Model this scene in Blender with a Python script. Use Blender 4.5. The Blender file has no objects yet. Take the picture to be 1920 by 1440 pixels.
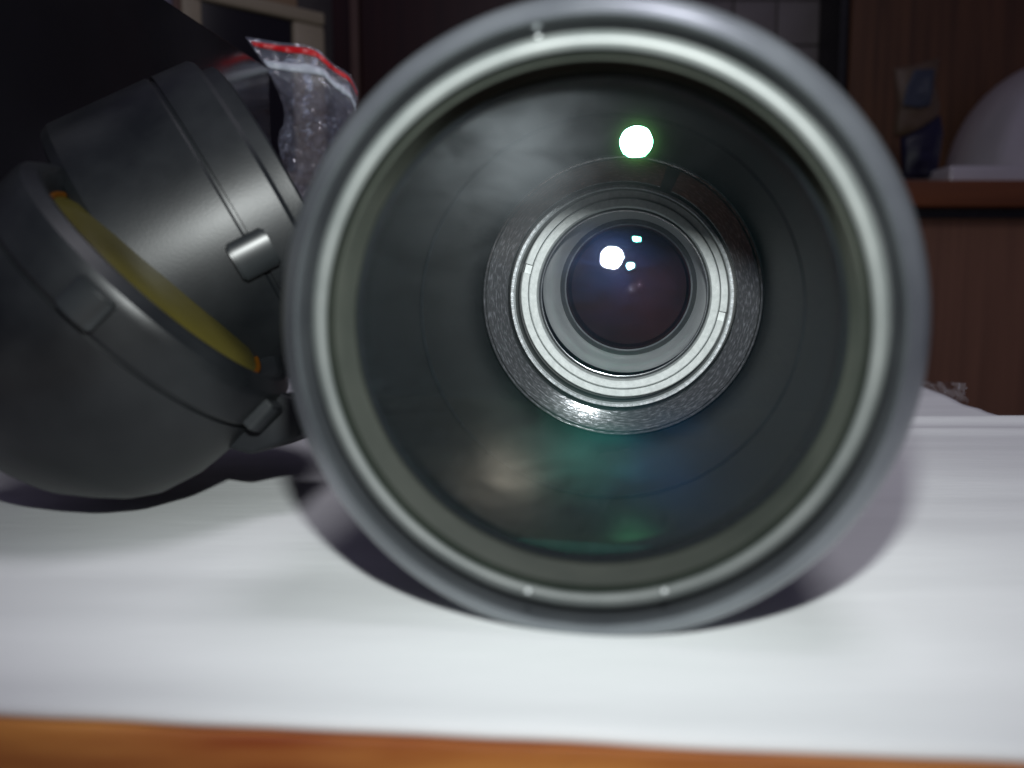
import bpy, bmesh, math, random
from mathutils import Vector, Matrix, noise
random.seed(4)
scene = bpy.context.scene
COL = scene.collection
PI = math.pi

# ------------------------------------------------------------ camera, light, exposure
FPX = 1600.0                       # focal length in pixels of the 1920 px wide photograph
H = 0.0537                         # lens height above the table
PITCH = math.atan(180 / FPX)
CAM = Vector((0, 0, H))
FWD = Vector((0, math.cos(PITCH), -math.sin(PITCH)))
UP = Vector((0, math.sin(PITCH), math.cos(PITCH)))
cd = bpy.data.cameras.new('camera')
cam = bpy.data.objects.new('camera', cd)
COL.objects.link(cam)
cam.location = CAM
cam.rotation_euler = (PI / 2 - PITCH, 0, 0)
cd.sensor_width = 36
cd.lens = 36 * FPX / 1920
cd.clip_start = 0.004
cd.clip_end = 60
cd.dof.use_dof = True
cd.dof.focus_distance = 0.292
cd.dof.aperture_fstop = cd.lens / 2.7
scene.camera = cam

scene.view_settings.view_transform = 'Standard'
scene.view_settings.look = 'None'
scene.view_settings.exposure = 0
scene.view_settings.gamma = 1
scene.cycles.use_denoising = True
scene.cycles.max_bounces = 10
scene.cycles.glossy_bounces = 6
scene.cycles.transparent_max_bounces = 32
scene.cycles.sample_clamp_indirect = 6

world = bpy.data.worlds.new('World')
scene.world = world
world.use_nodes = True
bg = world.node_tree.nodes['Background']
bg.inputs[0].default_value = (0.76, 0.64, 1.12, 1)
bg.inputs[1].default_value = 0.07


def area_lamp(name, loc, target, size, power, color, spread=180):
    ld = bpy.data.lights.new(name, 'AREA')
    ld.shape = 'DISK'
    ld.size = size
    ld.energy = power
    ld.color = color
    ld.spread = math.radians(spread)
    o = bpy.data.objects.new(name, ld)
    COL.objects.link(o)
    o.location = loc
    o.rotation_euler = (Vector(target) - Vector(loc)).to_track_quat('-Z', 'Y').to_euler()
    return o


FLASH = Vector((0.002, 0.0, H + 0.0465))
area_lamp('phone_flash', FLASH, (0.08, 1.0, H + 0.20), 0.0105, 0.52, (0.95, 1.0, 0.985), 122)
area_lamp('ceiling_lamp', (0.24, 0.10, 1.20), (0.0, 0.15, 0.0), 0.40, 3.4, (0.95, 0.91, 1.0))


def P(px, py, d):
    """point of the place seen at photograph pixel px,py when d metres deep"""
    return CAM + (FWD + Vector((1, 0, 0)) * ((px - 960) / FPX) + UP * ((720 - py) / FPX)) * d


# ------------------------------------------------------------ materials
class NT:
    def __init__(self, name):
        self.m = bpy.data.materials.new(name)
        self.m.use_nodes = True
        self.t = self.m.node_tree
        self.b = self.t.nodes.get('Principled BSDF')
        self.out = self.t.nodes.get('Material Output')

    def n(self, typ, **kw):
        nd = self.t.nodes.new(typ)
        for k, v in kw.items():
            if isinstance(k, str) and k.startswith('i_'):
                nd.inputs[k[2:].replace('_', ' ')].default_value = v
            else:
                setattr(nd, k, v)
        return nd

    def l(self, a, b):
        self.t.links.new(a, b)


def mat(name, c1, c2=None, rough=0.5, metal=0.0, scale=40.0, stretch=(1, 1, 1), bump=0.0, bscale=None,
        coords='Object', rvar=0.0, detail=6, spec=0.5, contrast=(0.3, 0.7), bdist=0.0004):
    k = NT(name)
    tc = k.n('ShaderNodeTexCoord')
    mp = k.n('ShaderNodeMapping')
    mp.inputs['Scale'].default_value = stretch
    k.l(tc.outputs[coords], mp.inputs[0])
    nz = k.n('ShaderNodeTexNoise')
    nz.inputs['Scale'].default_value = scale
    nz.inputs['Detail'].default_value = detail
    k.l(mp.outputs[0], nz.inputs['Vector'])
    rp = k.n('ShaderNodeValToRGB')
    rp.color_ramp.elements[0].position = contrast[0]
    rp.color_ramp.elements[1].position = contrast[1]
    rp.color_ramp.elements[0].color = (*c1, 1)
    rp.color_ramp.elements[1].color = (*(c2 or c1), 1)
    k.l(nz.outputs[0], rp.inputs[0])
    k.l(rp.outputs[0], k.b.inputs['Base Color'])
    k.b.inputs['Roughness'].default_value = rough
    k.b.inputs['Metallic'].default_value = metal
    k.b.inputs['Specular IOR Level'].default_value = spec
    if rvar:
        mr = k.n('ShaderNodeMapRange')
        mr.inputs['To Min'].default_value = max(0.02, rough - rvar)
        mr.inputs['To Max'].default_value = rough + rvar
        k.l(nz.outputs[0], mr.inputs[0])
        k.l(mr.outputs[0], k.b.inputs['Roughness'])
    if bump:
        n2 = k.n('ShaderNodeTexNoise')
        n2.inputs['Scale'].default_value = bscale or scale
        n2.inputs['Detail'].default_value = 4
        k.l(mp.outputs[0], n2.inputs['Vector'])
        bp = k.n('ShaderNodeBump')
        bp.inputs['Strength'].default_value = bump
        bp.inputs['Distance'].default_value = bdist
        k.l(n2.outputs[0], bp.inputs['Height'])
        k.l(bp.outputs[0], k.b.inputs['Normal'])
    return k.m


def glass(name, sharp, tint, lobes=(), dust=0.0, dcol=(0.6, 0.65, 0.65)):
    """coated optical glass: see-through, a faint coloured mirror reflection, faint soft lobes for glow, ghosts and haze, and dust"""
    k = NT(name)
    k.t.nodes.remove(k.b)
    tr = k.n('ShaderNodeBsdfTransparent')
    gl = k.n('ShaderNodeBsdfGlossy')
    gl.inputs['Roughness'].default_value = 0.0
    gl.inputs['Color'].default_value = (*tint, 1)
    lw = k.n('ShaderNodeLayerWeight')
    lw.inputs['Blend'].default_value = 0.35
    ml = k.n('ShaderNodeMath', operation='MULTIPLY_ADD')
    k.l(lw.outputs['Fresnel'], ml.inputs[0])
    ml.inputs[1].default_value = sharp
    ml.inputs[2].default_value = sharp * 0.9
    m1 = k.n('ShaderNodeMixShader')
    k.l(ml.outputs[0], m1.inputs[0])
    k.l(tr.outputs[0], m1.inputs[1])
    k.l(gl.outputs[0], m1.inputs[2])
    cur = m1
    for w, col, rr in lobes:
        g2 = k.n('ShaderNodeBsdfGlossy')
        g2.inputs['Roughness'].default_value = rr
        g2.inputs['Color'].default_value = (*col, 1)
        m2 = k.n('ShaderNodeMixShader')
        tcs = k.n('ShaderNodeTexCoord')
        mps = k.n('ShaderNodeMapping')
        mps.inputs['Scale'].default_value = (1, 1, 2.2)
        k.l(tcs.outputs['Object'], mps.inputs[0])
        sm = k.n('ShaderNodeTexNoise')
        sm.inputs['Scale'].default_value = 70
        sm.inputs['Detail'].default_value = 7
        sm.inputs['Distortion'].default_value = 0.8
        k.l(mps.outputs[0], sm.inputs['Vector'])
        ms = k.n('ShaderNodeMapRange')
        ms.inputs['From Min'].default_value = 0.30
        ms.inputs['From Max'].default_value = 0.70
        ms.inputs['To Min'].default_value = w * 0.45
        ms.inputs['To Max'].default_value = w * 1.5
        k.l(sm.outputs[0], ms.inputs[0])
        k.l(ms.outputs[0], m2.inputs[0])
        k.l(cur.outputs[0], m2.inputs[1])
        k.l(g2.outputs[0], m2.inputs[2])
        cur = m2
    if dust:
        df = k.n('ShaderNodeBsdfDiffuse')
        df.inputs['Color'].default_value = (*dcol, 1)
        m3 = k.n('ShaderNodeMixShader')
        tc = k.n('ShaderNodeTexCoord')
        nz = k.n('ShaderNodeTexNoise')
        nz.inputs['Scale'].default_value = 55
        nz.inputs['Detail'].default_value = 5
        k.l(tc.outputs['Object'], nz.inputs['Vector'])
        mr = k.n('ShaderNodeMapRange')
        mr.inputs['From Min'].default_value = 0.3
        mr.inputs['From Max'].default_value = 0.75
        mr.inputs['To Min'].default_value = dust * 0.3
        mr.inputs['To Max'].default_value = dust * 1.7
        k.l(nz.outputs[0], mr.inputs[0])
        k.l(mr.outputs[0], m3.inputs[0])
        k.l(cur.outputs[0], m3.inputs[1])
        k.l(df.outputs[0], m3.inputs[2])
        cur = m3
    k.l(cur.outputs[0], k.out.inputs[0])
    return k.m


M = {}
M['rim'] = mat('satin_rim', (0.17, 0.185, 0.205), (0.24, 0.26, 0.28), rough=0.33, metal=0.8, scale=90, bump=0.1)
M['bead'] = mat('pale_bead', (0.062, 0.070, 0.068), (0.09, 0.098, 0.095), rough=0.5, metal=0.1, scale=120, bump=0.1)
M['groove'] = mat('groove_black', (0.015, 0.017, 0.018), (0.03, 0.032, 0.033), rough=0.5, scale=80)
M['thread'] = mat('thread_grey', (0.014, 0.017, 0.014), (0.026, 0.029, 0.024), rough=0.55, metal=0.0, spec=0.12, scale=60)
M['shell'] = mat('shell_paint', (0.03, 0.033, 0.036), (0.045, 0.048, 0.05), rough=0.45, scale=60, bump=0.2, bscale=700)
M['wall'] = mat('tube_wall', (0.003, 0.004, 0.005), (0.022, 0.026, 0.030), rough=0.36, metal=0.0, spec=0.07, scale=1.0,
                stretch=(900, 6, 1), coords='UV', bump=0.2, bscale=1.0, rvar=0.08, detail=3, contrast=(0.30, 0.75),
                bdist=0.0003)
M['steel'] = mat('scratched_black_steel', (0.075, 0.077, 0.082), (0.24, 0.245, 0.27), rough=0.06, metal=0.5, scale=1.0,
                 stretch=(110, 260, 1), coords='UV', bump=0.05, bscale=1.0, rvar=0.02, detail=8, contrast=(0.50, 0.72),
                 bdist=0.0002)
M['lip'] = mat('bright_lip', (0.5, 0.52, 0.55), (0.75, 0.76, 0.78), rough=0.13, metal=1.0, scale=300)
M['silver'] = mat('matte_silver', (0.50, 0.53, 0.53), (0.64, 0.67, 0.67), rough=0.55, metal=0.1, scale=700, bump=0.3,
                  bscale=2500, bdist=0.00005)
M['knurl'] = mat('knurled_silver', (0.55, 0.58, 0.6), (0.95, 0.97, 1.0), rough=0.35, metal=0.5, scale=900, bump=0.6,
                 bscale=2500, bdist=0.0002)
M['cone'] = mat('cell_grey', (0.40, 0.42, 0.44), (0.52, 0.54, 0.56), rough=0.35, metal=0.0, scale=90, spec=0.25)
M['deep'] = mat('deep_black', (0.004, 0.002, 0.004), (0.022, 0.005, 0.005), rough=0.6, scale=40, spec=0.04)
M['grey'] = mat('grey_plastic', (0.003, 0.004, 0.005), (0.011, 0.0125, 0.014), rough=0.42, scale=60, rvar=0.04, bump=0.25,
                bscale=1800, bdist=0.0001, spec=0.38)
M['grey2'] = mat('dark_plastic', (0.008, 0.009, 0.011), (0.014, 0.016, 0.018), rough=0.5, scale=60, spec=0.2)
M['peg'] = mat('peg_plastic', (0.010, 0.012, 0.013), (0.02, 0.023, 0.025), rough=0.36, scale=60)
M['amber'] = mat('amber_lens', (0.035, 0.028, 0.003), (0.11, 0.095, 0.02), rough=0.16, metal=0.2, scale=22)
M['orange'] = mat('orange_edge', (0.07, 0.024, 0.002), (0.09, 0.032, 0.003), rough=0.7, scale=50, spec=0.05)
M['paper'] = mat('white_paper', (0.74, 0.76, 0.76), (0.82, 0.84, 0.84), rough=0.9, scale=14, stretch=(0.5, 4, 1),
                 bump=0.35, bscale=160, bdist=0.0004, spec=0.1)
M['wood'] = mat('varnished_wood', (0.26, 0.055, 0.014), (0.62, 0.26, 0.06), rough=0.3, scale=38, stretch=(0.6, 3, 1),
                contrast=(0.3, 0.7))
M['black'] = mat('gloss_black', (0.006, 0.006, 0.008), (0.010, 0.010, 0.013), rough=0.16, scale=12, bump=0.10, bscale=24,
                 rvar=0.06, bdist=0.002)
M['cab'] = mat('brown_veneer', (0.09, 0.042, 0.018), (0.20, 0.092, 0.038), rough=0.55, scale=6, stretch=(8, 8, 0.35))
M['cab2'] = mat('purple_brown_veneer', (0.21, 0.105, 0.062), (0.33, 0.165, 0.095), rough=0.6, scale=7, stretch=(8, 8, 0.3))
M['edge'] = mat('counter_edge', (0.16, 0.05, 0.016), (0.26, 0.085, 0.026), rough=0.5, scale=6, stretch=(0.4, 4, 8))
M['redwood'] = mat('dark_red_wood', (0.022, 0.005, 0.005), (0.040, 0.010, 0.008), rough=0.5, scale=5, stretch=(8, 8, 0.4))
M['tile'] = mat('grey_tile', (0.28, 0.26, 0.24), (0.36, 0.34, 0.32), rough=0.4, scale=9)
M['grout'] = mat('grout', (0.14, 0.13, 0.12), (0.18, 0.17, 0.15), rough=0.9, scale=30)
M['cream'] = mat('cream_plastic', (0.30, 0.26, 0.18), (0.38, 0.33, 0.24), rough=0.5, scale=8)
M['screen'] = mat('dark_window', (0.004, 0.004, 0.005), rough=0.3, scale=5)
M['beige'] = mat('beige_card', (0.25, 0.17, 0.10), (0.30, 0.21, 0.13), rough=0.8, scale=8)
M['lav'] = mat('lavender_grey', (0.14, 0.13, 0.18), (0.18, 0.17, 0.22), rough=0.6, scale=8)
M['brownp'] = mat('brown_panel', (0.11, 0.06, 0.05), (0.14, 0.08, 0.06), rough=0.6, scale=8)
M['gold'] = mat('gold_foil', (0.05, 0.04, 0.01), (0.9, 0.8, 0.35), rough=0.25, metal=0.9, scale=160, bump=1.0,
                bscale=160, contrast=(0.45, 0.6), bdist=0.004)
M['ss'] = mat('brushed_steel', (0.72, 0.71, 0.69), (0.82, 0.81, 0.79), rough=0.30, metal=0.3, scale=10, stretch=(1, 1, 6))
M['navy'] = mat('navy_film', (0.004, 0.005, 0.022), (0.01, 0.011, 0.04), rough=0.4, scale=20)
M['blueg'] = mat('blue_grey_print', (0.04, 0.05, 0.07), (0.055, 0.07, 0.10), rough=0.5, scale=12)
M['tan'] = mat('tan_film', (0.10, 0.065, 0.03), (0.17, 0.12, 0.08), rough=0.5, scale=20)
M['floor'] = mat('floor_brown', (0.05, 0.035, 0.03), (0.08, 0.055, 0.045), rough=0.6, scale=4)
M['red'] = mat('red_zip', (0.55, 0.008, 0.012), (0.7, 0.015, 0.02), rough=0.35, scale=60)
M['whitezip'] = mat('white_zip', (0.5, 0.55, 0.62), (0.6, 0.65, 0.72), rough=0.35, scale=60)


def film(name, dens=0.16, crease=0.3):
    k = NT(name)
    tr = k.n('ShaderNodeBsdfTransparent')
    gl = k.n('ShaderNodeBsdfGlossy')
    gl.inputs['Roughness'].default_value = 0.09
    gl.inputs['Color'].default_value = (1, 1, 1, 1)
    df = k.n('ShaderNodeBsdfDiffuse')
    df.inputs['Color'].default_value = (0.68, 0.74, 0.92, 1)
    lw = k.n('ShaderNodeLayerWeight')
    lw.inputs['Blend'].default_value = 0.3
    tc = k.n('ShaderNodeTexCoord')
    nz = k.n('ShaderNodeTexNoise')
    nz.inputs['Scale'].default_value = 45
    nz.inputs['Detail'].default_value = 8
    nz.inputs['Distortion'].default_value = 1.2
    k.l(tc.outputs['Object'], nz.inputs['Vector'])
    acc = None
    for sc_, wd in ((8, 0.010), (22, 0.012)):
        rg = k.n('ShaderNodeTexNoise')
        rg.inputs['Scale'].default_value = sc_
        rg.inputs['Detail'].default_value = 2
        rg.inputs['Distortion'].default_value = 0.5
        k.l(tc.outputs['Object'], rg.inputs['Vector'])
        sb = k.n('ShaderNodeMath', operation='SUBTRACT')
        sb.inputs[1].default_value = 0.5
        k.l(rg.outputs[0], sb.inputs[0])
        ab = k.n('ShaderNodeMath', operation='ABSOLUTE')
        k.l(sb.outputs[0], ab.inputs[0])
        mr = k.n('ShaderNodeMapRange')
        mr.inputs['From Min'].default_value = 0.0
        mr.inputs['From Max'].default_value = wd
        mr.inputs['To Min'].default_value = crease
        mr.inputs['To Max'].default_value = dens / 2
        k.l(ab.outputs[0], mr.inputs[0])
        if acc:
            ad = k.n('ShaderNodeMath', operation='ADD')
            k.l(acc.outputs[0], ad.inputs[0])
            k.l(mr.outputs[0], ad.inputs[1])
            mr = ad
        acc = mr
    bp = k.n('ShaderNodeBump')
    bp.inputs['Strength'].default_value = 0.7
    bp.inputs['Distance'].default_value = 0.004
    k.l(nz.outputs[0], bp.inputs['Height'])
    k.l(bp.outputs[0], gl.inputs['Normal'])
    m1 = k.n('ShaderNodeMixShader')
    m2 = k.n('ShaderNodeMixShader')
    k.l(mr.outputs[0], m2.inputs[0])
    k.l(df.outputs[0], m2.inputs[2])
    k.l(tr.outputs[0], m2.inputs[1])
    mm = k.n('ShaderNodeMath', operation='MULTIPLY_ADD')
    k.l(lw.outputs['Facing'], mm.inputs[0])
    mm.inputs[1].default_value = 0.30
    mm.inputs[2].default_value = 0.05
    k.l(mm.outputs[0], m1.inputs[0])
    k.l(m2.outputs[0], m1.inputs[1])
    k.l(gl.outputs[0], m1.inputs[2])
    k.l(m1.outputs[0], k.out.inputs[0])
    k.t.nodes.remove(k.b)
    return k.m


M['film'] = film('clear_film', 0.08, 0.45)
M['frontglass'] = glass('front_glass_coated', 0.045, (0.12, 0.75, 0.50),
                        ((0.00007, (0.3, 1, 0.2), 0.10),), dust=0.0004)  # green lobe imitates the glow round the flash reflection
M['veil'] = glass('added_haze_surface', 0.0, (1, 1, 1), ((0.00036, (0.85, 0.93, 1.0), 0.22),))  # haze over the upper wall, put into an added surface
M['tan_ghost'] = glass('tan_ghost_surface', 0.0, (1, 1, 1), ((0.00028, (1.0, 0.85, 0.70), 0.165),))  # tan light patch, tinted into an added surface
M['blue_ghost'] = glass('blue_ghost_surface', 0.0, (1, 1, 1), ((0.00014, (0.02, 0.22, 0.75), 0.18),))  # this and the next two: coloured light ghosts tinted into added surfaces
M['green_ghost'] = glass('green_ghost_surface', 0.0, (1, 1, 1), ((0.00007, (0.15, 0.9, 0.35), 0.13),))
M['teal_ghost'] = glass('teal_ghost_surface', 0.0, (1, 1, 1), ((0.00007, (0.10, 0.9, 0.70), 0.13),))
M['fieldglass'] = glass('field_glass_coated', 0.030, (0.06, 0.25, 0.85), ())
M['lensA'] = glass('lens_white', 0.040, (0.85, 0.9, 1.0), ((0.00050, (0.12, 0.30, 1.0), 0.19), (0.00006, (0.6, 0.75, 1.0), 0.09)))  # blue and pale lobes imitate haze and glow over the lens
M['lensB'] = glass('lens_green', 0.012, (0.1, 1.0, 0.6))
M['lensC'] = glass('lens_cyan', 0.012, (0.25, 1.0, 0.75))
M['lensD'] = glass('lens_faint', 0.00012, (0.5, 0.9, 1.0))
M['lensE'] = glass('lens_pink', 0.00012, (1.0, 0.3, 0.6))


# ------------------------------------------------------------ object helpers
def link(name, me, material, parent=None, smooth=None):
    o = bpy.data.objects.new(name, me)
    COL.objects.link(o)
    if material:
        me.materials.append(M[material] if isinstance(material, str) else material)
    if smooth is not None:
        me.shade_smooth()
        me.set_sharp_from_angle(angle=math.radians(smooth))
    if parent:
        o.parent = parent
    return o


def thing(name, label, cat, loc=(0, 0, 0), mtx=None, group=None):
    o = bpy.data.objects.new(name, None)
    COL.objects.link(o)
    o.empty_display_size = 0.01
    if mtx is not None:
        o.matrix_world = mtx
    else:
        o.location = loc
    o['label'] = label
    o['category'] = cat
    if group:
        o['group'] = group
    return o


def tag(o, label, cat, group=None):
    o['label'] = label
    o['category'] = cat
    if group:
        o['group'] = group
    return o


def lathe_mesh(name, prof, seg=192, a0=0.0, a1=2 * PI, closed=False, wob=None):
    """prof: (s, r) along local +Y; a0..a1 an arc (ends capped when not a full turn)"""
    full = abs(a1 - a0 - 2 * PI) < 1e-6
    n = seg if full else max(3, int(seg * (a1 - a0) / (2 * PI)))
    cols = n if full else n + 1
    vs, fs, uvs = [], [], []
    np_ = len(prof)
    for i in range(cols):
        a = a0 + (a1 - a0) * i / n
        for j, (s, r) in enumerate(prof):
            if wob:
                s, r = wob(i, j, s, r)
            vs.append((r * math.cos(a), s, r * math.sin(a)))
    lens = [0]
    for j in range(1, np_):
        lens.append(lens[-1] + math.hypot(prof[j][0] - prof[j - 1][0], prof[j][1] - prof[j - 1][1]))
    me = bpy.data.meshes.new(name)
    for i in range(n):
        i2 = (i + 1) % cols
        for j in range(np_ - (0 if closed else 1)):
            j2 = (j + 1) % np_
            fs.append((i * np_ + j, i * np_ + j2, i2 * np_ + j2, i2 * np_ + j))
            v2 = lens[j2] if j2 else lens[j] + 0.001
            uvs += [(i / seg, lens[j] * 10), (i / seg, v2 * 10), ((i + 1) / seg, v2 * 10), ((i + 1) / seg, lens[j] * 10)]
    ncap = 0
    if not full and closed:
        fs.append(tuple(range(np_ - 1, -1, -1)))
        fs.append(tuple((cols - 1) * np_ + j for j in range(np_)))
        uvs += [(0, 0)] * (2 * np_)
    me.from_pydata(vs, [], fs)
    uv = me.uv_layers.new(name='UVMap')
    for k_, c in enumerate(uvs):
        uv.data[k_].uv = c
    me.update()
    return me


def lathe(name, prof, material, parent, seg=192, smooth=35, **kw):
    return link(name, lathe_mesh(name, prof, seg, **kw), material, parent, smooth)


def prism(name, pts, axis_vec, material, parent=None, bevel=0.0, world=True):
    """polygon of points pushed along axis_vec"""
    bm = bmesh.new()
    a = [bm.verts.new(p) for p in pts]
    b = [bm.verts.new(Vector(p) + Vector(axis_vec)) for p in pts]
    bm.faces.new(a)
    bm.faces.new(b[::-1])
    n = len(pts)
    for i in range(n):
        bm.faces.new((a[i], b[i], b[(i + 1) % n], a[(i + 1) % n]))
    bmesh.ops.recalc_face_normals(bm, faces=bm.faces)
    if bevel:
        bmesh.ops.bevel(bm, geom=list(bm.edges), offset=bevel, segments=3, affect='EDGES', profile=0.5)
    me = bpy.data.meshes.new(name)
    bm.to_mesh(me)
    bm.free()
    o = link(name, me, material, None, 40)
    if parent:
        o.parent = parent
        o.matrix_parent_inverse = parent.matrix_world.inverted()
    return o


def box(name, x0, x1, y0, y1, z0, z1, material, parent=None, bevel=0.0):
    return prism(name, [(x0, y0, z0), (x1, y0, z0), (x1, y1, z0), (x0, y1, z0)], (0, 0, z1 - z0), material, parent, bevel)


def frame_matrix(origin, axis):
    """local +Y along axis, local Z as near to up as can be"""
    y = axis.normalized()
    x = y.cross(Vector((0, 0, 1))).normalized()
    z = x.cross(y)
    m = Matrix((x, y, z)).transposed().to_4x4()
    m.translation = origin
    return m


def W(o):
    bpy.context.view_layer.update()


# ------------------------------------------------------------ setting: room
box('floor', -4, 4, -3, 4, -0.80, -0.75, 'floor')['kind'] = 'structure'
YW = 2.00
wl = box('back_wall', -3.5, 3.5, YW, YW + 0.1, -0.75, 2.2, 'grout')
wl['kind'] = 'structure'
tm = None
for i in range(7):
    for j in range(4):
        x0 = 0.40 + i * 0.098
        z0 = 0.50 + j * 0.098
        if tm is None:
            t = box('tile', 0, 0.094, -0.007, -0.0005, 0, 0.094, 'tile', None, 0.002)
            tm = t.data
        else:
            t = bpy.data.objects.new('tile', tm)
            COL.objects.link(t)
        t.parent = wl
        t.location = (x0, YW, z0)

# table: a varnished top whose right edge runs away from us
tb = thing('wooden_table', 'varnished orange-brown wooden table under the white sheet, seen along the bottom edge', 'table',
           (0, 0.3, -0.75))
W(tb)
top = [(-0.75, -0.12, -0.003), (0.145, -0.12, -0.003), (0.202, 0.36, -0.003), (0.255, 0.80, -0.003), (-0.75, 0.80, -0.003)]
prism('table_top', top, (0, 0, -0.025), 'wood', tb, 0.002)
for (x, y) in ((-0.70, -0.08), (0.12, -0.08), (0.20, 0.74), (-0.70, 0.74)):
    box('leg', x - 0.02, x + 0.02, y - 0.02, y + 0.02, -0.75, -0.029, 'wood', tb, 0.002)


# white sheet: rippled paper with a fold ridge, its right end running back
def paper():
    nx, ny = 150, 190
    vs, fs = [], []

    def yfront(x):
        return 0.1012 - 0.086 * x + 0.10 * min(0, x) ** 2 + 0.0006 * noise.noise(Vector((x * 60, 0, 3)))

    def xright(y):
        if y < 0.362:
            return 0.30
        return 0.209 + (y - 0.362) * 0.19 + 0.0035 * noise.noise(Vector((y * 45, 7, 0)))
    for j in range(ny + 1):
        t = j / ny
        for i in range(nx + 1):
            u = i / nx
            # t<.8 : front field, t>.8 : rear field with slanting right end
            if t < 0.72:
                tt = t / 0.72
                x1 = 0.30
                x = -0.42 + (x1 + 0.42) * u
                y = yfront(x) * (1 - tt) + 0.362 * tt
            else:
                tt = (t - 0.72) / 0.28
                y = 0.3621 + 0.25 * tt
                x1 = xright(y)
                if tt < 0.02:
                    x1 = 0.2105
                x = -0.42 + (x1 + 0.42) * u
            z = 0.0
            z -= 0.0002 + 0.0015 * (0.5 + 0.5 * noise.noise(Vector((x * 4, y * 34, 0.3))))
            z -= 0.00018 * (0.5 + 0.5 * noise.noise(Vector((x * 14, y * 110, 1.3))))
            z -= 0.0007 * (0.5 + 0.5 * noise.noise(Vector((x * 22, y * 40, 4.3))))
            # ridges near the fold
            z += 0.0022 * math.exp(-((y - 0.352 + 0.02 * (x - 0.2)) / 0.006) ** 2) * min(1, max(0, (x - 0.05) * 12))
            z += 0.0014 * math.exp(-((y - 0.325 + 0.02 * (x - 0.2)) / 0.007) ** 2) * min(1, max(0, (x - 0.05) * 12))
            # droop at the front edge
            dfr = y - yfront(x)
            if dfr < 0.004:
                z -= 0.0009 * (1 - dfr / 0.004) ** 2
            vs.append((x, y, z))
    for j in range(ny):
        for i in range(nx):
            a = j * (nx + 1) + i
            fs.append((a, a + 1, a + nx + 2, a + nx + 1))
    me = bpy.data.meshes.new('paper_sheet')
    me.from_pydata(vs, [], fs)
    me.update()
    o = link('paper_sheet', me, 'paper', None, 60)
    md = o.modifiers.new('thickness', 'SOLIDIFY')
    md.thickness = 0.0009
    md.offset = -1
    return tag(o, 'white rippled paper sheet spread over the table under the optics', 'paper sheet')


paper()


# ------------------------------------------------------------ the big lens barrel
F0 = P(1095, 627, 0.1262)
I0 = P(1162, 559, 0.262)
AX = (I0 - F0).normalized()
LEN = (I0 - F0).length
bar = thing('lens_barrel', 'large round lens barrel facing us with silver rim and nested rings inside', 'lens barrel',
            mtx=frame_matrix(F0, AX))
W(bar)
BM = bar.matrix_world.copy()
BI = BM.inverted()


def ang(px, py, s):
    """angle about the barrel axis of the pixel's sight line at depth s"""
    d = (P(px, py, 1.0) - CAM)
    o = BI @ CAM
    q = BI.to_3x3() @ d
    t = (s - o.y) / q.y
    p = o + q * t
    return math.atan2(p.z, p.x), math.hypot(p.x, p.z)


# outer tube, rim, bead, thread
lathe('outer_tube', [(0.0125, 0.0500), (0.060, 0.0491), (0.062, 0.0490), (0.200, 0.0485), (0.206, 0.046), (0.206, 0.0)],
      'shell', bar)
lathe('front_rim', [(0.0125, 0.0501), (0.0085, 0.0502), (0.0066, 0.0501), (0.0049, 0.0495), (0.0031, 0.0484), (0.0016, 0.0469),
                    (0.0005, 0.0455), (0.0003, 0.0454), (0.0005, 0.0453), (0.0030, 0.0453), (0.0125, 0.0453)],
      'rim', bar, closed=True, smooth=50)
lathe('rim_groove', [(0.0088, 0.0454), (0.0095, 0.0438)], 'groove', bar)
lathe('bead_ring', [(0.0095, 0.0441), (0.0046, 0.0441), (0.0037, 0.0439), (0.0029, 0.0433), (0.0026, 0.0426),
                    (0.0027, 0.0418), (0.0034, 0.0413)], 'bead', bar, smooth=60)
tp = [(0.0034, 0.0413), (0.0060, 0.0411)]
for k in range(12):
    s = 0.0062 + k * 0.00072
    tp += [(s, 0.0410), (s + 0.00036, 0.0405)]
tp.append((0.0153, 0.0404))
lathe('thread_band', tp, 'thread', bar, smooth=15)
lathe('inner_tube', [(0.0153, 0.0404), (0.0160, 0.0399), (0.0200, 0.0398), (0.0206, 0.0404), (0.0590, 0.0414),
                     (0.0596, 0.0419), (0.0622, 0.0419), (0.0625, 0.0416), (0.096, 0.0421), (LEN - 0.0035, 0.0425)],
      'wall', bar, seg=256, smooth=20)

# inner assembly
S1 = LEN
lathe('seat_lip', [(S1 - 0.0035, 0.0425), (S1 - 0.0032, 0.0421), (S1 - 0.0024, 0.0421), (S1 - 0.0022, 0.0425)], 'lip',
      bar)
lathe('seat_lip', [(S1 - 0.0022, 0.0425), (S1 - 0.0012, 0.0424), (S1 - 0.0010, 0.0418), (S1 + 0.0002, 0.0417)], 'steel',
      bar)
an, _ = ang(1257, 333, S1)
hw = 0.052
cone_prof = [(S1 - 0.0008, 0.0416), (S1 - 0.0010, 0.0413), (S1 + 0.00045, 0.0353), (S1 + 0.0008, 0.0351),
             (S1 + 0.0050, 0.0350), (S1 + 0.0050, 0.0416)]
lathe('retaining_ring', cone_prof, 'steel', bar, a0=an + hw, a1=an - hw + 2 * PI, closed=True, smooth=25)
lathe('notch_floor', [(S1 + 0.0032, 0.0416), (S1 + 0.0034, 0.0351)], 'groove', bar)
lathe('gap_ring', [(S1 + 0.0050, 0.0350), (S1 + 0.0060, 0.0350), (S1 + 0.0060, 0.0338)], 'groove', bar)


def kn(i, j, s, r):
    h = (i * 7919 % 13) / 13.0
    if j in (1, 2):
        s -= (0.00022 if i % 2 else 0.0) * (0.5 + h)
    return s, r


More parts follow.
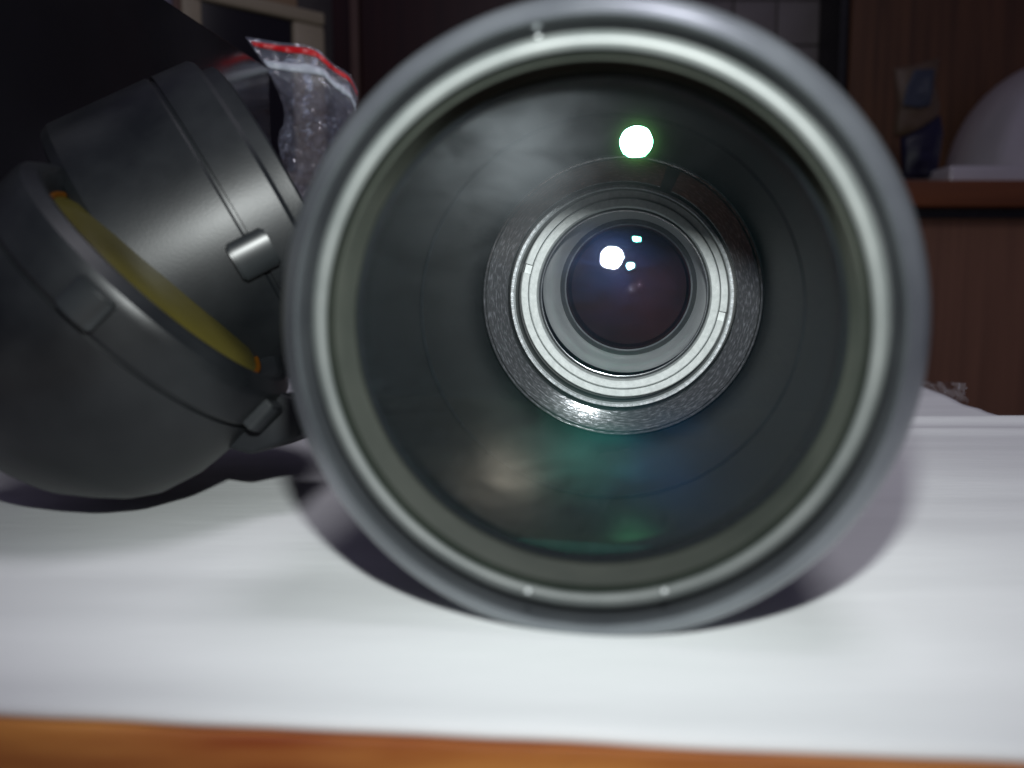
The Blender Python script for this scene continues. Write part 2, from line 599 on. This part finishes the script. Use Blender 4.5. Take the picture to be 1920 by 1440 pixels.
lathe('knurled_ring', [(S1 + 0.006, 0.0344), (S1 + 0.0030, 0.0343), (S1 + 0.0030, 0.0335), (S1 + 0.006, 0.0334)], 'knurl',
      bar, seg=720, smooth=15, wob=kn)
lathe('gap_ring', [(S1 + 0.0060, 0.0334), (S1 + 0.0135, 0.0332), (S1 + 0.0135, 0.0328)], 'groove', bar)
al, _ = ang(990, 508, S1 + 0.012)
ar, _ = ang(1352, 597, S1 + 0.012)
hs = 0.047
ring1 = [(S1 + 0.0118, 0.0330), (S1 + 0.0114, 0.0327), (S1 + 0.0122, 0.0308), (S1 + 0.0128, 0.0307),
         (S1 + 0.0150, 0.0307), (S1 + 0.0150, 0.0330)]
a_lo, a_hi = sorted([al % (2 * PI), ar % (2 * PI)])
CELL = Vector((0.0005, 0, 0.0006))
cell_parts = [
    lathe('slotted_ring', ring1, 'silver', bar, a0=a_lo + hs, a1=a_hi - hs, closed=True, smooth=25),
    lathe('slotted_ring', ring1, 'silver', bar, a0=a_hi + hs, a1=a_lo - hs + 2 * PI, closed=True, smooth=25),
    lathe('slot_floor', [(S1 + 0.0133, 0.0329), (S1 + 0.0135, 0.0308)], 'silver', bar),
    lathe('lens_cell', [(S1 + 0.0150, 0.0305), (S1 + 0.0124, 0.03045), (S1 + 0.0120, 0.0301), (S1 + 0.0128, 0.0280),
                        (S1 + 0.0135, 0.0277), (S1 + 0.0160, 0.0276)], 'silver', bar, smooth=25),
    lathe('cell_step', [(S1 + 0.0160, 0.0276), (S1 + 0.0165, 0.0269), (S1 + 0.0180, 0.0268)], 'groove', bar),
    lathe('glint_ring', [(S1 + 0.0163 - 0.0003 * math.sin(q * PI / 8), 0.0268 - 0.0003 * math.cos(q * PI / 8))  # thin mirror ring added only to catch the flash as glints
                             for q in range(16)], 'lip', bar, closed=True, smooth=80)]
for o in cell_parts:
    o.location = CELL
CELL2 = Vector((0.0012, 0, 0.0020))
cell_parts = [
    lathe('baffle_cone', [(S1 + 0.0180, 0.0272), (S1 + 0.0230, 0.0266), (S1 + 0.0235, 0.0264), (S1 + 0.0425, 0.0241)], 'cone', bar, smooth=20),
    lathe('stop_plate', [(S1 + 0.0425, 0.0241), (S1 + 0.0427, 0.0236), (S1 + 0.0436, 0.0226)], 'groove', bar),
    lathe('stop_ring', [(S1 + 0.0435, 0.0226), (S1 + 0.0432, 0.0220), (S1 + 0.0442, 0.0215), (S1 + 0.0460, 0.0215)], 'lip',
          bar),
    lathe('rear_chamber', [(S1 + 0.046, 0.0215), (S1 + 0.052, 0.0208), (S1 + 0.053, 0.0)], 'deep', bar, smooth=20)]
for o in cell_parts:
    o.location = CELL2


def lens_patch(name, px, py, s0, rho, rad, material, thick=0.0):
    """spherical glass surface whose mirror image of the flash lies on the sight line px,py"""
    d = P(px, py, 1.0) - CAM
    t = (s0 - (BI @ CAM).y) / (BI.to_3x3() @ d).y
    Pt = CAM + d * t
    n = ((CAM - Pt).normalized() + (FLASH - Pt).normalized()).normalized()
    C = BI @ (Pt - n * rho)
    vs, fs = [(0, 0, 0)], []
    nr, na = 40, 120
    for i in range(1, nr + 1):
        for j in range(na):
            a = 2 * PI * j / na
            vs.append((rad * i / nr * math.cos(a), 0, rad * i / nr * math.sin(a)))
    out = []
    for (x, y, z) in vs:
        q = rho * rho - (x - C.x) ** 2 - (z - C.z) ** 2
        q = math.sqrt(max(q, 0))
        out.append((x, C.y - q if rho > 0 else C.y + q, z))
    for j in range(na):
        fs.append((0, 1 + j, 1 + (j + 1) % na))
    for i in range(nr - 1):
        for j in range(na):
            a = 1 + i * na
            fs.append((a + j, a + na + j, a + na + (j + 1) % na, a + (j + 1) % na))
    me = bpy.data.meshes.new(name)
    me.from_pydata(out, [], fs)
    me.update()
    # exact sphere normals
    me.shade_smooth()
    nm = []
    for v in me.vertices:
        nn = (v.co - C).normalized()
        if nn.y > 0:
            nn = -nn
        nm.append(nn)
    me.normals_split_custom_set_from_vertices(nm)
    ys = [v[1] for v in out]
    print(name, 'axial range', round(min(ys), 5), round(max(ys), 5))
    return link(name, me, material, bar)


lens_patch('front_glass_and_ghosts', 1193, 266, 0.0153, 8.0, 0.0403, 'frontglass')
lens_patch('front_glass_and_ghosts', 950, 900, 0.0233, -0.095, 0.0398, 'tan_ghost')  # added surface: tan flash ghost on the lower left wall
lens_patch('front_glass_and_ghosts', 960, 300, 0.0188, -0.30, 0.0398, 'veil')  # added surface: veiling haze at the upper left
lens_patch('front_glass_and_ghosts', 1240, 880, 0.0243, -0.105, 0.0398, 'blue_ghost')  # added surface: blue flash ghost below the inner ring
lens_patch('front_glass_and_ghosts', 1185, 1008, 0.0243, -0.090, 0.0398, 'green_ghost')  # added surface: green flash ghost near the bottom
lens_patch('front_glass_and_ghosts', 1090, 850, 0.0268, -0.12, 0.0398, 'teal_ghost')  # added surface: teal flash ghost just under the inner ring
lens_patch('lens_element', 1147, 483, S1 + 0.0150, -1.5, 0.0276, 'lensA')
lens_patch('lens_element', 1193, 445, S1 + 0.0200, 0.45, 0.0264, 'lensB')
lens_patch('lens_element', 1182, 499, S1 + 0.0270, 0.30, 0.0254, 'lensC')
lens_patch('lens_element', 1182, 541, S1 + 0.0340, 0.25, 0.0240, 'lensD')
lens_patch('lens_element', 1195, 529, S1 + 0.0390, 0.22, 0.0230, 'lensE')

for (px, py, d, rr) in ((1010, 82, 0.128, 0.0007), (934, 156, 0.134, 0.0003), (990, 1108, 0.128, 0.0004),
                        (1246, 1108, 0.128, 0.0004), (1010, 72, 0.1275, 0.0005)):
    bm = bmesh.new()
    bmesh.ops.create_icosphere(bm, subdivisions=2, radius=rr)
    me = bpy.data.meshes.new('dust_speck')
    bm.to_mesh(me)
    bm.free()
    o = link('dust_speck', me, 'silver', bar, 60)
    o.location = BI @ P(px, py, d)

# ------------------------------------------------------------ twin cup housing on the left
DB = 0.205
kB = DB / FPX
Bc = P(320, 520, DB)
aB = (Vector((1, 0, 0)) * 0.707 + UP * 0.707 - FWD * 0.02).normalized()
hz = thing('optical_housing', 'dark grey plastic housing of two pegged drums with an amber lens, left of the barrel',
           'optical housing', mtx=frame_matrix(Bc, -aB))
W(hz)


def sub(name, mesh, material, mtx, smooth=35, parent=hz):
    o = link(name, mesh, material, None, smooth)
    o.parent = parent
    o.matrix_parent_inverse = parent.matrix_world.inverted()
    o.matrix_world = mtx
    return o


MB = frame_matrix(Bc, -aB)
k = kB
prof = [(0, 262), (-6, 270), (-6, 280), (10, 300), (18, 303), (30, 304), (84, 304), (90, 301), (90, 297), (96, 297), (96, 303),
        (145, 303), (230, 294), (300, 272), (335, 248), (370, 212), (410, 165), (440, 110), (462, 50), (470, 0)]
sub('lower_cup', lathe_mesh('lower_cup', [(s * k, r * k) for s, r in prof]), 'grey', MB, 25)
sub('cup_mouth', lathe_mesh('cup_mouth', [(0, 262 * k), (10 * k, 250 * k), (30 * k, 238 * k)]), 'grey2', MB)
sub('amber_lens', lathe_mesh('amber_lens', [(26 * k, 238 * k), (12 * k, 200 * k), (4 * k, 120 * k), (0, 0)]), 'amber', MB, 60)
sub('lens_edge_ring', lathe_mesh('lens_edge_ring', [(27 * k, 240 * k), (19 * k, 237 * k), (18 * k, 232 * k), (22 * k, 228 * k)]),
    'orange', MB, 60)

DA = 0.240
kA = DA / FPX
aA = (Vector((1, 0, 0)) * 0.859 + UP * 0.515 + FWD * 0.22).normalized()
Ar = P(250, 527, DA)
MA = frame_matrix(Ar, aA)
prof = [(10, 200), (2, 275), (8, 292), (24, 300), (205, 300), (209, 297), (209, 292), (215, 292), (216, 299),
        (284, 298), (292, 292), (292, 275), (300, 274), (318, 273), (322, 268), (322, 255), (316, 240), (316, 0)]
sub('upper_drum', lathe_mesh('upper_drum', [(s * kA, r * kA) for s, r in prof]), 'grey', MA, 25)


def peg(center, normal, along, rad, ln, hgt):
    """a rounded block peg: half-cylinder lying on the seam"""
    y = along.normalized()
    z = normal.normalized()
    x = y.cross(z).normalized()
    z = x.cross(y)
    m = Matrix((x, y, z)).transposed().to_4x4()
    m.translation = center
    bm = bmesh.new()
    pts = []
    for q in range(17):
        a = PI * q / 16
        pts.append((rad * math.cos(a), hgt * 0.45 + (hgt * 0.55) * math.sin(a)))
    pts = [(rad, -0.002)] + pts + [(-rad, -0.002)]
    a_ = [bm.verts.new((p[0], -ln / 2, p[1])) for p in pts]
    b_ = [bm.verts.new((p[0], ln / 2, p[1])) for p in pts]
    bm.faces.new(a_)
    bm.faces.new(b_[::-1])
    for i in range(len(pts)):
        bm.faces.new((a_[i], b_[i], b_[(i + 1) % len(pts)], a_[(i + 1) % len(pts)]))
    bmesh.ops.recalc_face_normals(bm, faces=bm.faces)
    bmesh.ops.bevel(bm, geom=[e for e in bm.edges if len(e.link_faces) == 2 and
                              e.calc_face_angle(0) > 1.2], offset=rad * 0.12, segments=2, affect='EDGES')
    me = bpy.data.meshes.new('peg')
    bm.to_mesh(me)
    bm.free()
    sub('peg', me, 'peg', m, 40)


def on_drum(mtx, s, r, px, py):
    """where the sight line through px,py meets the drum's cylinder of radius r"""
    inv = mtx.inverted()
    o = inv @ CAM
    d = inv.to_3x3() @ (P(px, py, 1) - CAM)
    A = d.x ** 2 + d.z ** 2
    Bq = 2 * (o.x * d.x + o.z * d.z)
    Cq = o.x ** 2 + o.z ** 2 - r * r
    t = (-Bq - math.sqrt(max(0, Bq * Bq - 4 * A * Cq))) / (2 * A)
    q = o + d * t
    nrm = mtx.to_3x3() @ Vector((q.x, 0, q.z))
    return mtx @ q, nrm


c, n_ = on_drum(MB, 0, 303 * kB, 165, 568)
peg(c, n_, aB, 35 * kB, 60 * kB, 27 * kB)
c, n_ = on_drum(MB, 0, 303 * kB, 488, 772)
peg(c, n_, aB, 30 * kB, 62 * kB, 26 * kB)
c, n_ = on_drum(MA, 0, 300 * kA, 474, 476)
peg(c, n_, aA, 33 * kA, 66 * kA, 26 * kA)
hp = [P(420, 840, DB), P(470, 853, DB), P(560, 820, DB), P(600, 760, DB), P(520, 735, DB), P(430, 790, DB)]
prism('hinge_block', hp, FWD * 0.035, 'grey2', hz, 0.0012)

# ------------------------------------------------------------ glossy black box behind
bx = prism('black_box', [(-0.1375, 0.50, 0.0005), (-0.165, 0.22, 0.0005), (-0.46, 0.25, 0.0005), (-0.43, 0.53, 0.0005)],
           (0, 0, 0.1765), 'black', None, 0.0012)
tag(bx, 'glossy black box standing at the left behind the grey housing', 'box')

# ------------------------------------------------------------ zip bag


def lerp_pts(pts, t):
    n = len(pts) - 1
    f = min(max(t, 0), 1) * n
    i = min(int(f), n - 1)
    f -= i
    p0 = pts[max(i - 1, 0)]
    p1, p2 = pts[i], pts[i + 1]
    p3 = pts[min(i + 2, n)]
    r = []
    for a, b, c, d in zip(p0, p1, p2, p3):
        r.append(0.5 * (2 * b + (c - a) * f + (2 * a - 5 * b + 4 * c - d) * f * f + (3 * b - a - 3 * c + d) * f ** 3))
    return r


TOPC = [(460, 69), (520, 79), (585, 88), (625, 120), (655, 140), (672, 172)]
LEFT = [(460, 69), (500, 128), (516, 160), (534, 215), (522, 262), (531, 330), (520, 400), (505, 480), (500, 600), (498, 712)]
RIGHT = [(672, 172), (668, 230), (676, 290), (672, 350), (668, 420), (676, 520), (680, 620), (682, 712)]
BOT = [(498, 712), (590, 712), (682, 712)]


def bag_px(u, v):
    a = lerp_pts(TOPC, u)
    b = lerp_pts(BOT, u)
    l = lerp_pts(LEFT, v)
    r = lerp_pts(RIGHT, v)
    res = []
    for q in range(2):
        res.append((1 - v) * a[q] + v * b[q] + (1 - u) * l[q] + u * r[q]
                   - ((1 - u) * (1 - v) * TOPC[0][q] + u * (1 - v) * TOPC[-1][q] + (1 - u) * v * BOT[0][q] + u * v * BOT[-1][q]))
    return res


def crinkle(u, v, seed):
    z = 0
    for sc_, am in ((4, 0.012), (9, 0.008), (19, 0.004), (37, 0.0016)):
        n1 = noise.noise(Vector((u * sc_ + v * 2 * sc_ * 0.2, v * sc_ * 1.4, seed)))
        z += am * ((1 - abs(n1)) ** 4 * 1.6 - 0.6)
    return z


def bag_point(u, v, layer):
    px, py = bag_px(u, v)
    damp = min(1, max(0.12, (v - 0.13) * 7))
    puff = 0.011 * math.sin(PI * u) * min(1, v * 3) * (1 if layer else -1)
    dd = 0.505 + 0.010 * u + puff + (crinkle(u, v, 3.1 + 5 * layer) - 0.006) * damp
    # keep the outline crinkled too
    return P(px + 2.5 * noise.noise(Vector((v * 30, 0, layer))) * damp, py, dd)


bag = thing('zip_bag', 'clear crumpled plastic zip bag with a red stripe, beside the black box', 'plastic bag',
            (P(590, 712, 0.51)))
W(bag)


def wmesh(name, vs, fs, material, parent, smooth=80):
    me = bpy.data.meshes.new(name)
    me.from_pydata(vs, [], fs)
    me.update()
    o = link(name, me, material, None, smooth)
    if parent:
        o.parent = parent
        o.matrix_parent_inverse = parent.matrix_world.inverted()
    return o


for layer in (0, 1):
    nu, nv = 60, 130
    vs = [bag_point(i / nu, j / nv, layer) for j in range(nv + 1) for i in range(nu + 1)]
    fs = [(j * (nu + 1) + i, j * (nu + 1) + i + 1, (j + 1) * (nu + 1) + i + 1, (j + 1) * (nu + 1) + i)
          for j in range(nv) for i in range(nu)]
    wmesh('film_side', vs, fs, 'film', bag, 12)


def strip(name, v0, v1, w0, w1, material, off):
    vs, fs = [], []
    n = 50
    for i in range(n + 1):
        u = 0.03 + 0.965 * i / n
        vc = v0 + (v1 - v0) * u
        hw_ = (w0 + (w1 - w0) * math.sin(PI * min(1, u * 0.9 + 0.1)))
        for q in range(5):
            vv = vc + hw_ * (q / 4 - 0.5)
            p = bag_point(u, vv, 0)
            vs.append(p - FWD * (off + 0.0007 * math.sin(PI * q / 4)))
    for i in range(n):
        for q in range(4):
            a = i * 5 + q
            fs.append((a, a + 1, a + 6, a + 5))
    o = wmesh(name, vs, fs, material, bag)
    md = o.modifiers.new('thickness', 'SOLIDIFY')
    md.thickness = 0.0006
    return o


strip('red_zip', 0.032, 0.030, 0.010, 0.028, 'red', 0.0012)
strip('white_zip', 0.095, 0.090, 0.020, 0.034, 'whitezip', 0.0012)

# small crumpled film on the right table edge
vs, fs = [], []
nu, nv = 40, 14
for j in range(nv + 1):
    for i in range(nu + 1):
        u, v = i / nu, j / nv
        px = 1725 + 135 * u
        py = 712 + 6 * u + v * (18 + 48 * u)
        dd = 0.47 - 0.08 * u
        p = P(px, py, dd) + FWD * (0.022 + 0.006 * noise.noise(Vector((u * 9, v * 5, 2))) + 0.004 * noise.noise(Vector((u * 25, v * 12, 5))))
        vs.append(p)
for j in range(nv):
    for i in range(nu):
        a = j * (nu + 1) + i
        fs.append((a, a + 1, a + nu + 2, a + nu + 1))
o = wmesh('plastic_film', vs, fs, film('thin_film', 0.0, 0.05), None, 30)
tag(o, 'thin crumpled clear plastic film at the right edge of the paper sheet', 'plastic film')

# ------------------------------------------------------------ background furniture
YC = 1.50


def bgx(px, y):
    return (px - 960) / FPX * y


def bgz(py, y):
    return H + (540 - py) / FPX * y


bc = thing('base_cabinet', 'brown base cabinet with a wooden counter, right of the barrel in the dim back', 'cabinet',
           (1.0, 1.7, -0.75))
W(bc)
zc = bgz(343, YC)
box('counter_top', bgx(1290, YC), 1.9, YC, 1.99, zc - 0.045, zc, 'edge', bc, 0.003)
box('cabinet_front', bgx(1310, YC), 1.9, YC + 0.045, YC + 0.065, -0.72, zc - 0.0455, 'cab2', bc, 0.002)
box('cabinet_side', bgx(1310, YC), bgx(1310, YC) + 0.02, YC + 0.0655, 1.98, -0.72, zc - 0.0455, 'cab2', bc, 0.002)
box('counter_shade_strip', bgx(1310, YC), 1.9, YC + 0.030, YC + 0.0445, zc - 0.062, zc - 0.0455, 'groove', bc)  # black strip standing in for the shade under the counter

wc = thing('tall_cupboard', 'tall brown wooden cupboard panel standing behind the steel cover', 'cupboard', (1.2, 1.9, zc))
W(wc)
box('panel', bgx(1572, 1.85), 2.2, 1.85, 1.99, zc + 0.0005, 1.5, 'cab', wc, 0.003)
box('edge_strip', bgx(1555, 1.85), bgx(1571, 1.85), 1.86, 1.99, zc + 0.0005, 1.5, 'groove', wc, 0.002)

rw = thing('dark_cupboard', 'dark red-brown cupboard with a vertical batten, left of the barrel rim', 'cupboard',
           (-0.2, 1.8, -0.75))
W(rw)
x0, x1 = bgx(632, 1.7), bgx(1180, 1.7)
box('carcass', x0, x1, 1.72, 1.99, -0.74, 1.4, 'redwood', rw, 0.003)
box('door', bgx(686, 1.7), x1 - 0.01, 1.70, 1.7195, -0.70, 1.38, 'redwood', rw, 0.003)
box('batten', bgx(668, 1.7), bgx(684, 1.7), 1.695, 1.7195, -0.74, 1.38, M['brownp'], rw, 0.002)

# microwave-like appliance seen at an angle
L0 = P(352, 0, 1)
aL = Vector((bgx(366, 1.20), 1.20, 0))
aR = Vector((bgx(624, 1.34), 1.34, 0))
dirx = (aR - aL).normalized()
back = Vector((-dirx.y, dirx.x, 0))
wd = (aR - aL).length
ztop = H + (540 - 48) / FPX * 1.34
zbot = ztop - 0.26
mw = thing('microwave_oven', 'cream framed microwave oven with a black window, behind the zip bag', 'oven',
           mtx=Matrix.Translation(aL + Vector((0, 0, zbot))))
W(mw)


def facebox(name, u0, u1, w0, w1, d0, d1, material, parent, bevel=0.002):
    p = [aL + dirx * u0 + back * d0 + Vector((0, 0, w0)), aL + dirx * u1 + back * d0 + Vector((0, 0, w0)),
         aL + dirx * u1 + back * d0 + Vector((0, 0, w1)), aL + dirx * u0 + back * d0 + Vector((0, 0, w1))]
    return prism(name, p, back * (d1 - d0), material, parent, bevel)


facebox('frame_side', 0.0, 0.028, zbot + 0.02, ztop - 0.02, 0, 0.02, 'cream', mw, 0.004)
facebox('frame_top', 0.0, wd, ztop - 0.0195, ztop, 0, 0.02, 'cream', mw, 0.004)
facebox('control_panel', wd - 0.052, wd, zbot + 0.02, ztop - 0.02, 0, 0.02, 'cream', mw, 0.006)
facebox('frame_bottom', 0.0, wd, zbot, zbot + 0.0195, 0, 0.02, 'cream', mw, 0.004)
facebox('window_panel', 0.028, wd - 0.052, zbot + 0.02, ztop - 0.02, 0.006, 0.016, 'screen', mw, 0.001)
facebox('body', 0.001, wd - 0.001, zbot + 0.001, ztop - 0.001, 0.0205, 0.30, 'cream', mw, 0.003)
cb = facebox('cardboard_box', wd - 0.085, wd - 0.03, ztop + 0.0005, ztop + 0.12, 0.03, 0.2, 'beige', None, 0.002)
tag(cb, 'beige cardboard box on top of the microwave oven', 'box')
cb = facebox('grey_carton', 0.03, wd - 0.087, ztop + 0.0005, ztop + 0.12, 0.04, 0.2, 'lav', None, 0.002)
tag(cb, 'lavender grey carton on the microwave oven left of the beige box', 'carton')
sh = thing('side_shelf', 'shelf under the microwave oven at the left', 'shelf', (-0.35, 1.4, -0.75))
W(sh)
facebox('shelf_board', -0.16, wd + 0.03, zbot - 0.03, zbot - 0.0005, -0.01, 0.32, 'brownp', sh)
facebox('side_board', wd + 0.005, wd + 0.03, -0.75, zbot - 0.0305, 0.0, 0.30, 'brownp', sh)
facebox('side_board', -0.16, -0.135, -0.75, zbot - 0.0305, 0.0, 0.30, 'brownp', sh)
fl = facebox('folder', -0.034, -0.012, zbot, ztop + 0.08, 0.0, 0.22, 'lav', None, 0.002)
tag(fl, 'upright lavender grey folder left of the microwave oven', 'folder')
fl = facebox('brown_folder', -0.0115, -0.001, zbot, ztop + 0.07, 0.0, 0.22, 'brownp', None, 0.001)
tag(fl, 'narrow brown folder squeezed against the microwave oven', 'folder')
gt = facebox('gold_packet', -0.095, -0.040, zbot, ztop + 0.02, 0.0, 0.10, 'gold', None, 0.006)
tag(gt, 'crinkled gold foil packet peeking over the black box', 'packet')

# steel cover and tray on the counter
st = thing('steel_cover', 'domed stainless steel cover on its tray, right on the counter', 'food cover',
           (bgx(1965, YC + 0.2), YC + 0.2, zc))
W(st)
ys = YC + 0.2
zb = bgz(316, ys - 0.17)
ra = (190) / FPX * ys
rh = 212 / FPX * ys
pr = []
for q in range(25):
    a = PI / 2 * q / 24
    pr.append((rh * math.sin(a), ra * math.cos(a)))
pr = [(0, ra + 0.004), (0, ra)] + pr[1:]
me = lathe_mesh('dome', pr, 96)
o = link('dome', me, 'ss', None, 50)
o.parent = st
o.matrix_parent_inverse = st.matrix_world.inverted()
o.matrix_world = Matrix.Translation((bgx(1965, ys), ys, zb)) @ Matrix.Rotation(PI / 2, 4, 'X')
box('tray', bgx(1764, ys - 0.17), bgx(2150, ys), ys - 0.17, ys + 0.14, zc + 0.0005, zb - 0.0005, 'ss', st, 0.004)
rim_pts = lathe_mesh('rim_bead', [(0.003, ra + 0.004), (0.0, ra + 0.006), (-0.003, ra + 0.004), (0, ra + 0.001)], 96, closed=True)
o = link('rim_bead', rim_pts, 'ss', None, 60)
o.parent = st
o.matrix_parent_inverse = st.matrix_world.inverted()
o.matrix_world = Matrix.Translation((bgx(1965, ys), ys, zb + 0.004)) @ Matrix.Rotation(PI / 2, 4, 'X')

# snack packet
yp = YC + 0.12
pk = thing('snack_packet', 'tan and navy film packet standing on the counter left of the steel cover', 'packet',
           (bgx(1700, yp), yp, zc))
W(pk)


def pouch(name, pts, material, depth, th):
    n = 14
    cx = sum(p[0] for p in pts) / len(pts)
    cy = sum(p[1] for p in pts) / len(pts)
    vs, fs = [], []
    m = len(pts)
    for side in (0, 1):
        for i in range(n + 1):
            f = i / n
            for (x, y) in pts:
                X = cx + (x - cx) * f
                Y = cy + (y - cy) * f
                b = math.sqrt(max(0, 1 - f * f)) * th + 0.006 * noise.noise(Vector((X * 0.05, Y * 0.05, side * 3)))
                vs.append(Vector((bgx(X, yp), yp + depth + (b if side else -b) * (1 if f < 1 else 0), bgz(Y, yp))))
    for side in (0, 1):
        o_ = side * (n + 1) * m
        for i in range(n):
            for j in range(m):
                fs.append((o_ + i * m + j, o_ + i * m + (j + 1) % m, o_ + (i + 1) * m + (j + 1) % m, o_ + (i + 1) * m + j))
    return wmesh(name, vs, fs, material, pk, 60)


pouch('upper_film', [(1650, 145), (1690, 138), (1734, 125), (1728, 170), (1738, 215), (1730, 250), (1690, 270), (1655, 262),
                     (1660, 210)], 'tan', 0.0, 0.016)
pouch('printed_patch', [(1680, 152), (1716, 150), (1714, 190), (1712, 214), (1690, 218), (1662, 213), (1668, 180)], 'blueg',
      -0.020, 0.004)
pouch('lower_film', [(1664, 270), (1700, 252), (1735, 228), (1742, 260), (1738, 300), (1732, 342), (1690, 342), (1672, 342),
                     (1668, 300)], 'navy', -0.012, 0.018)
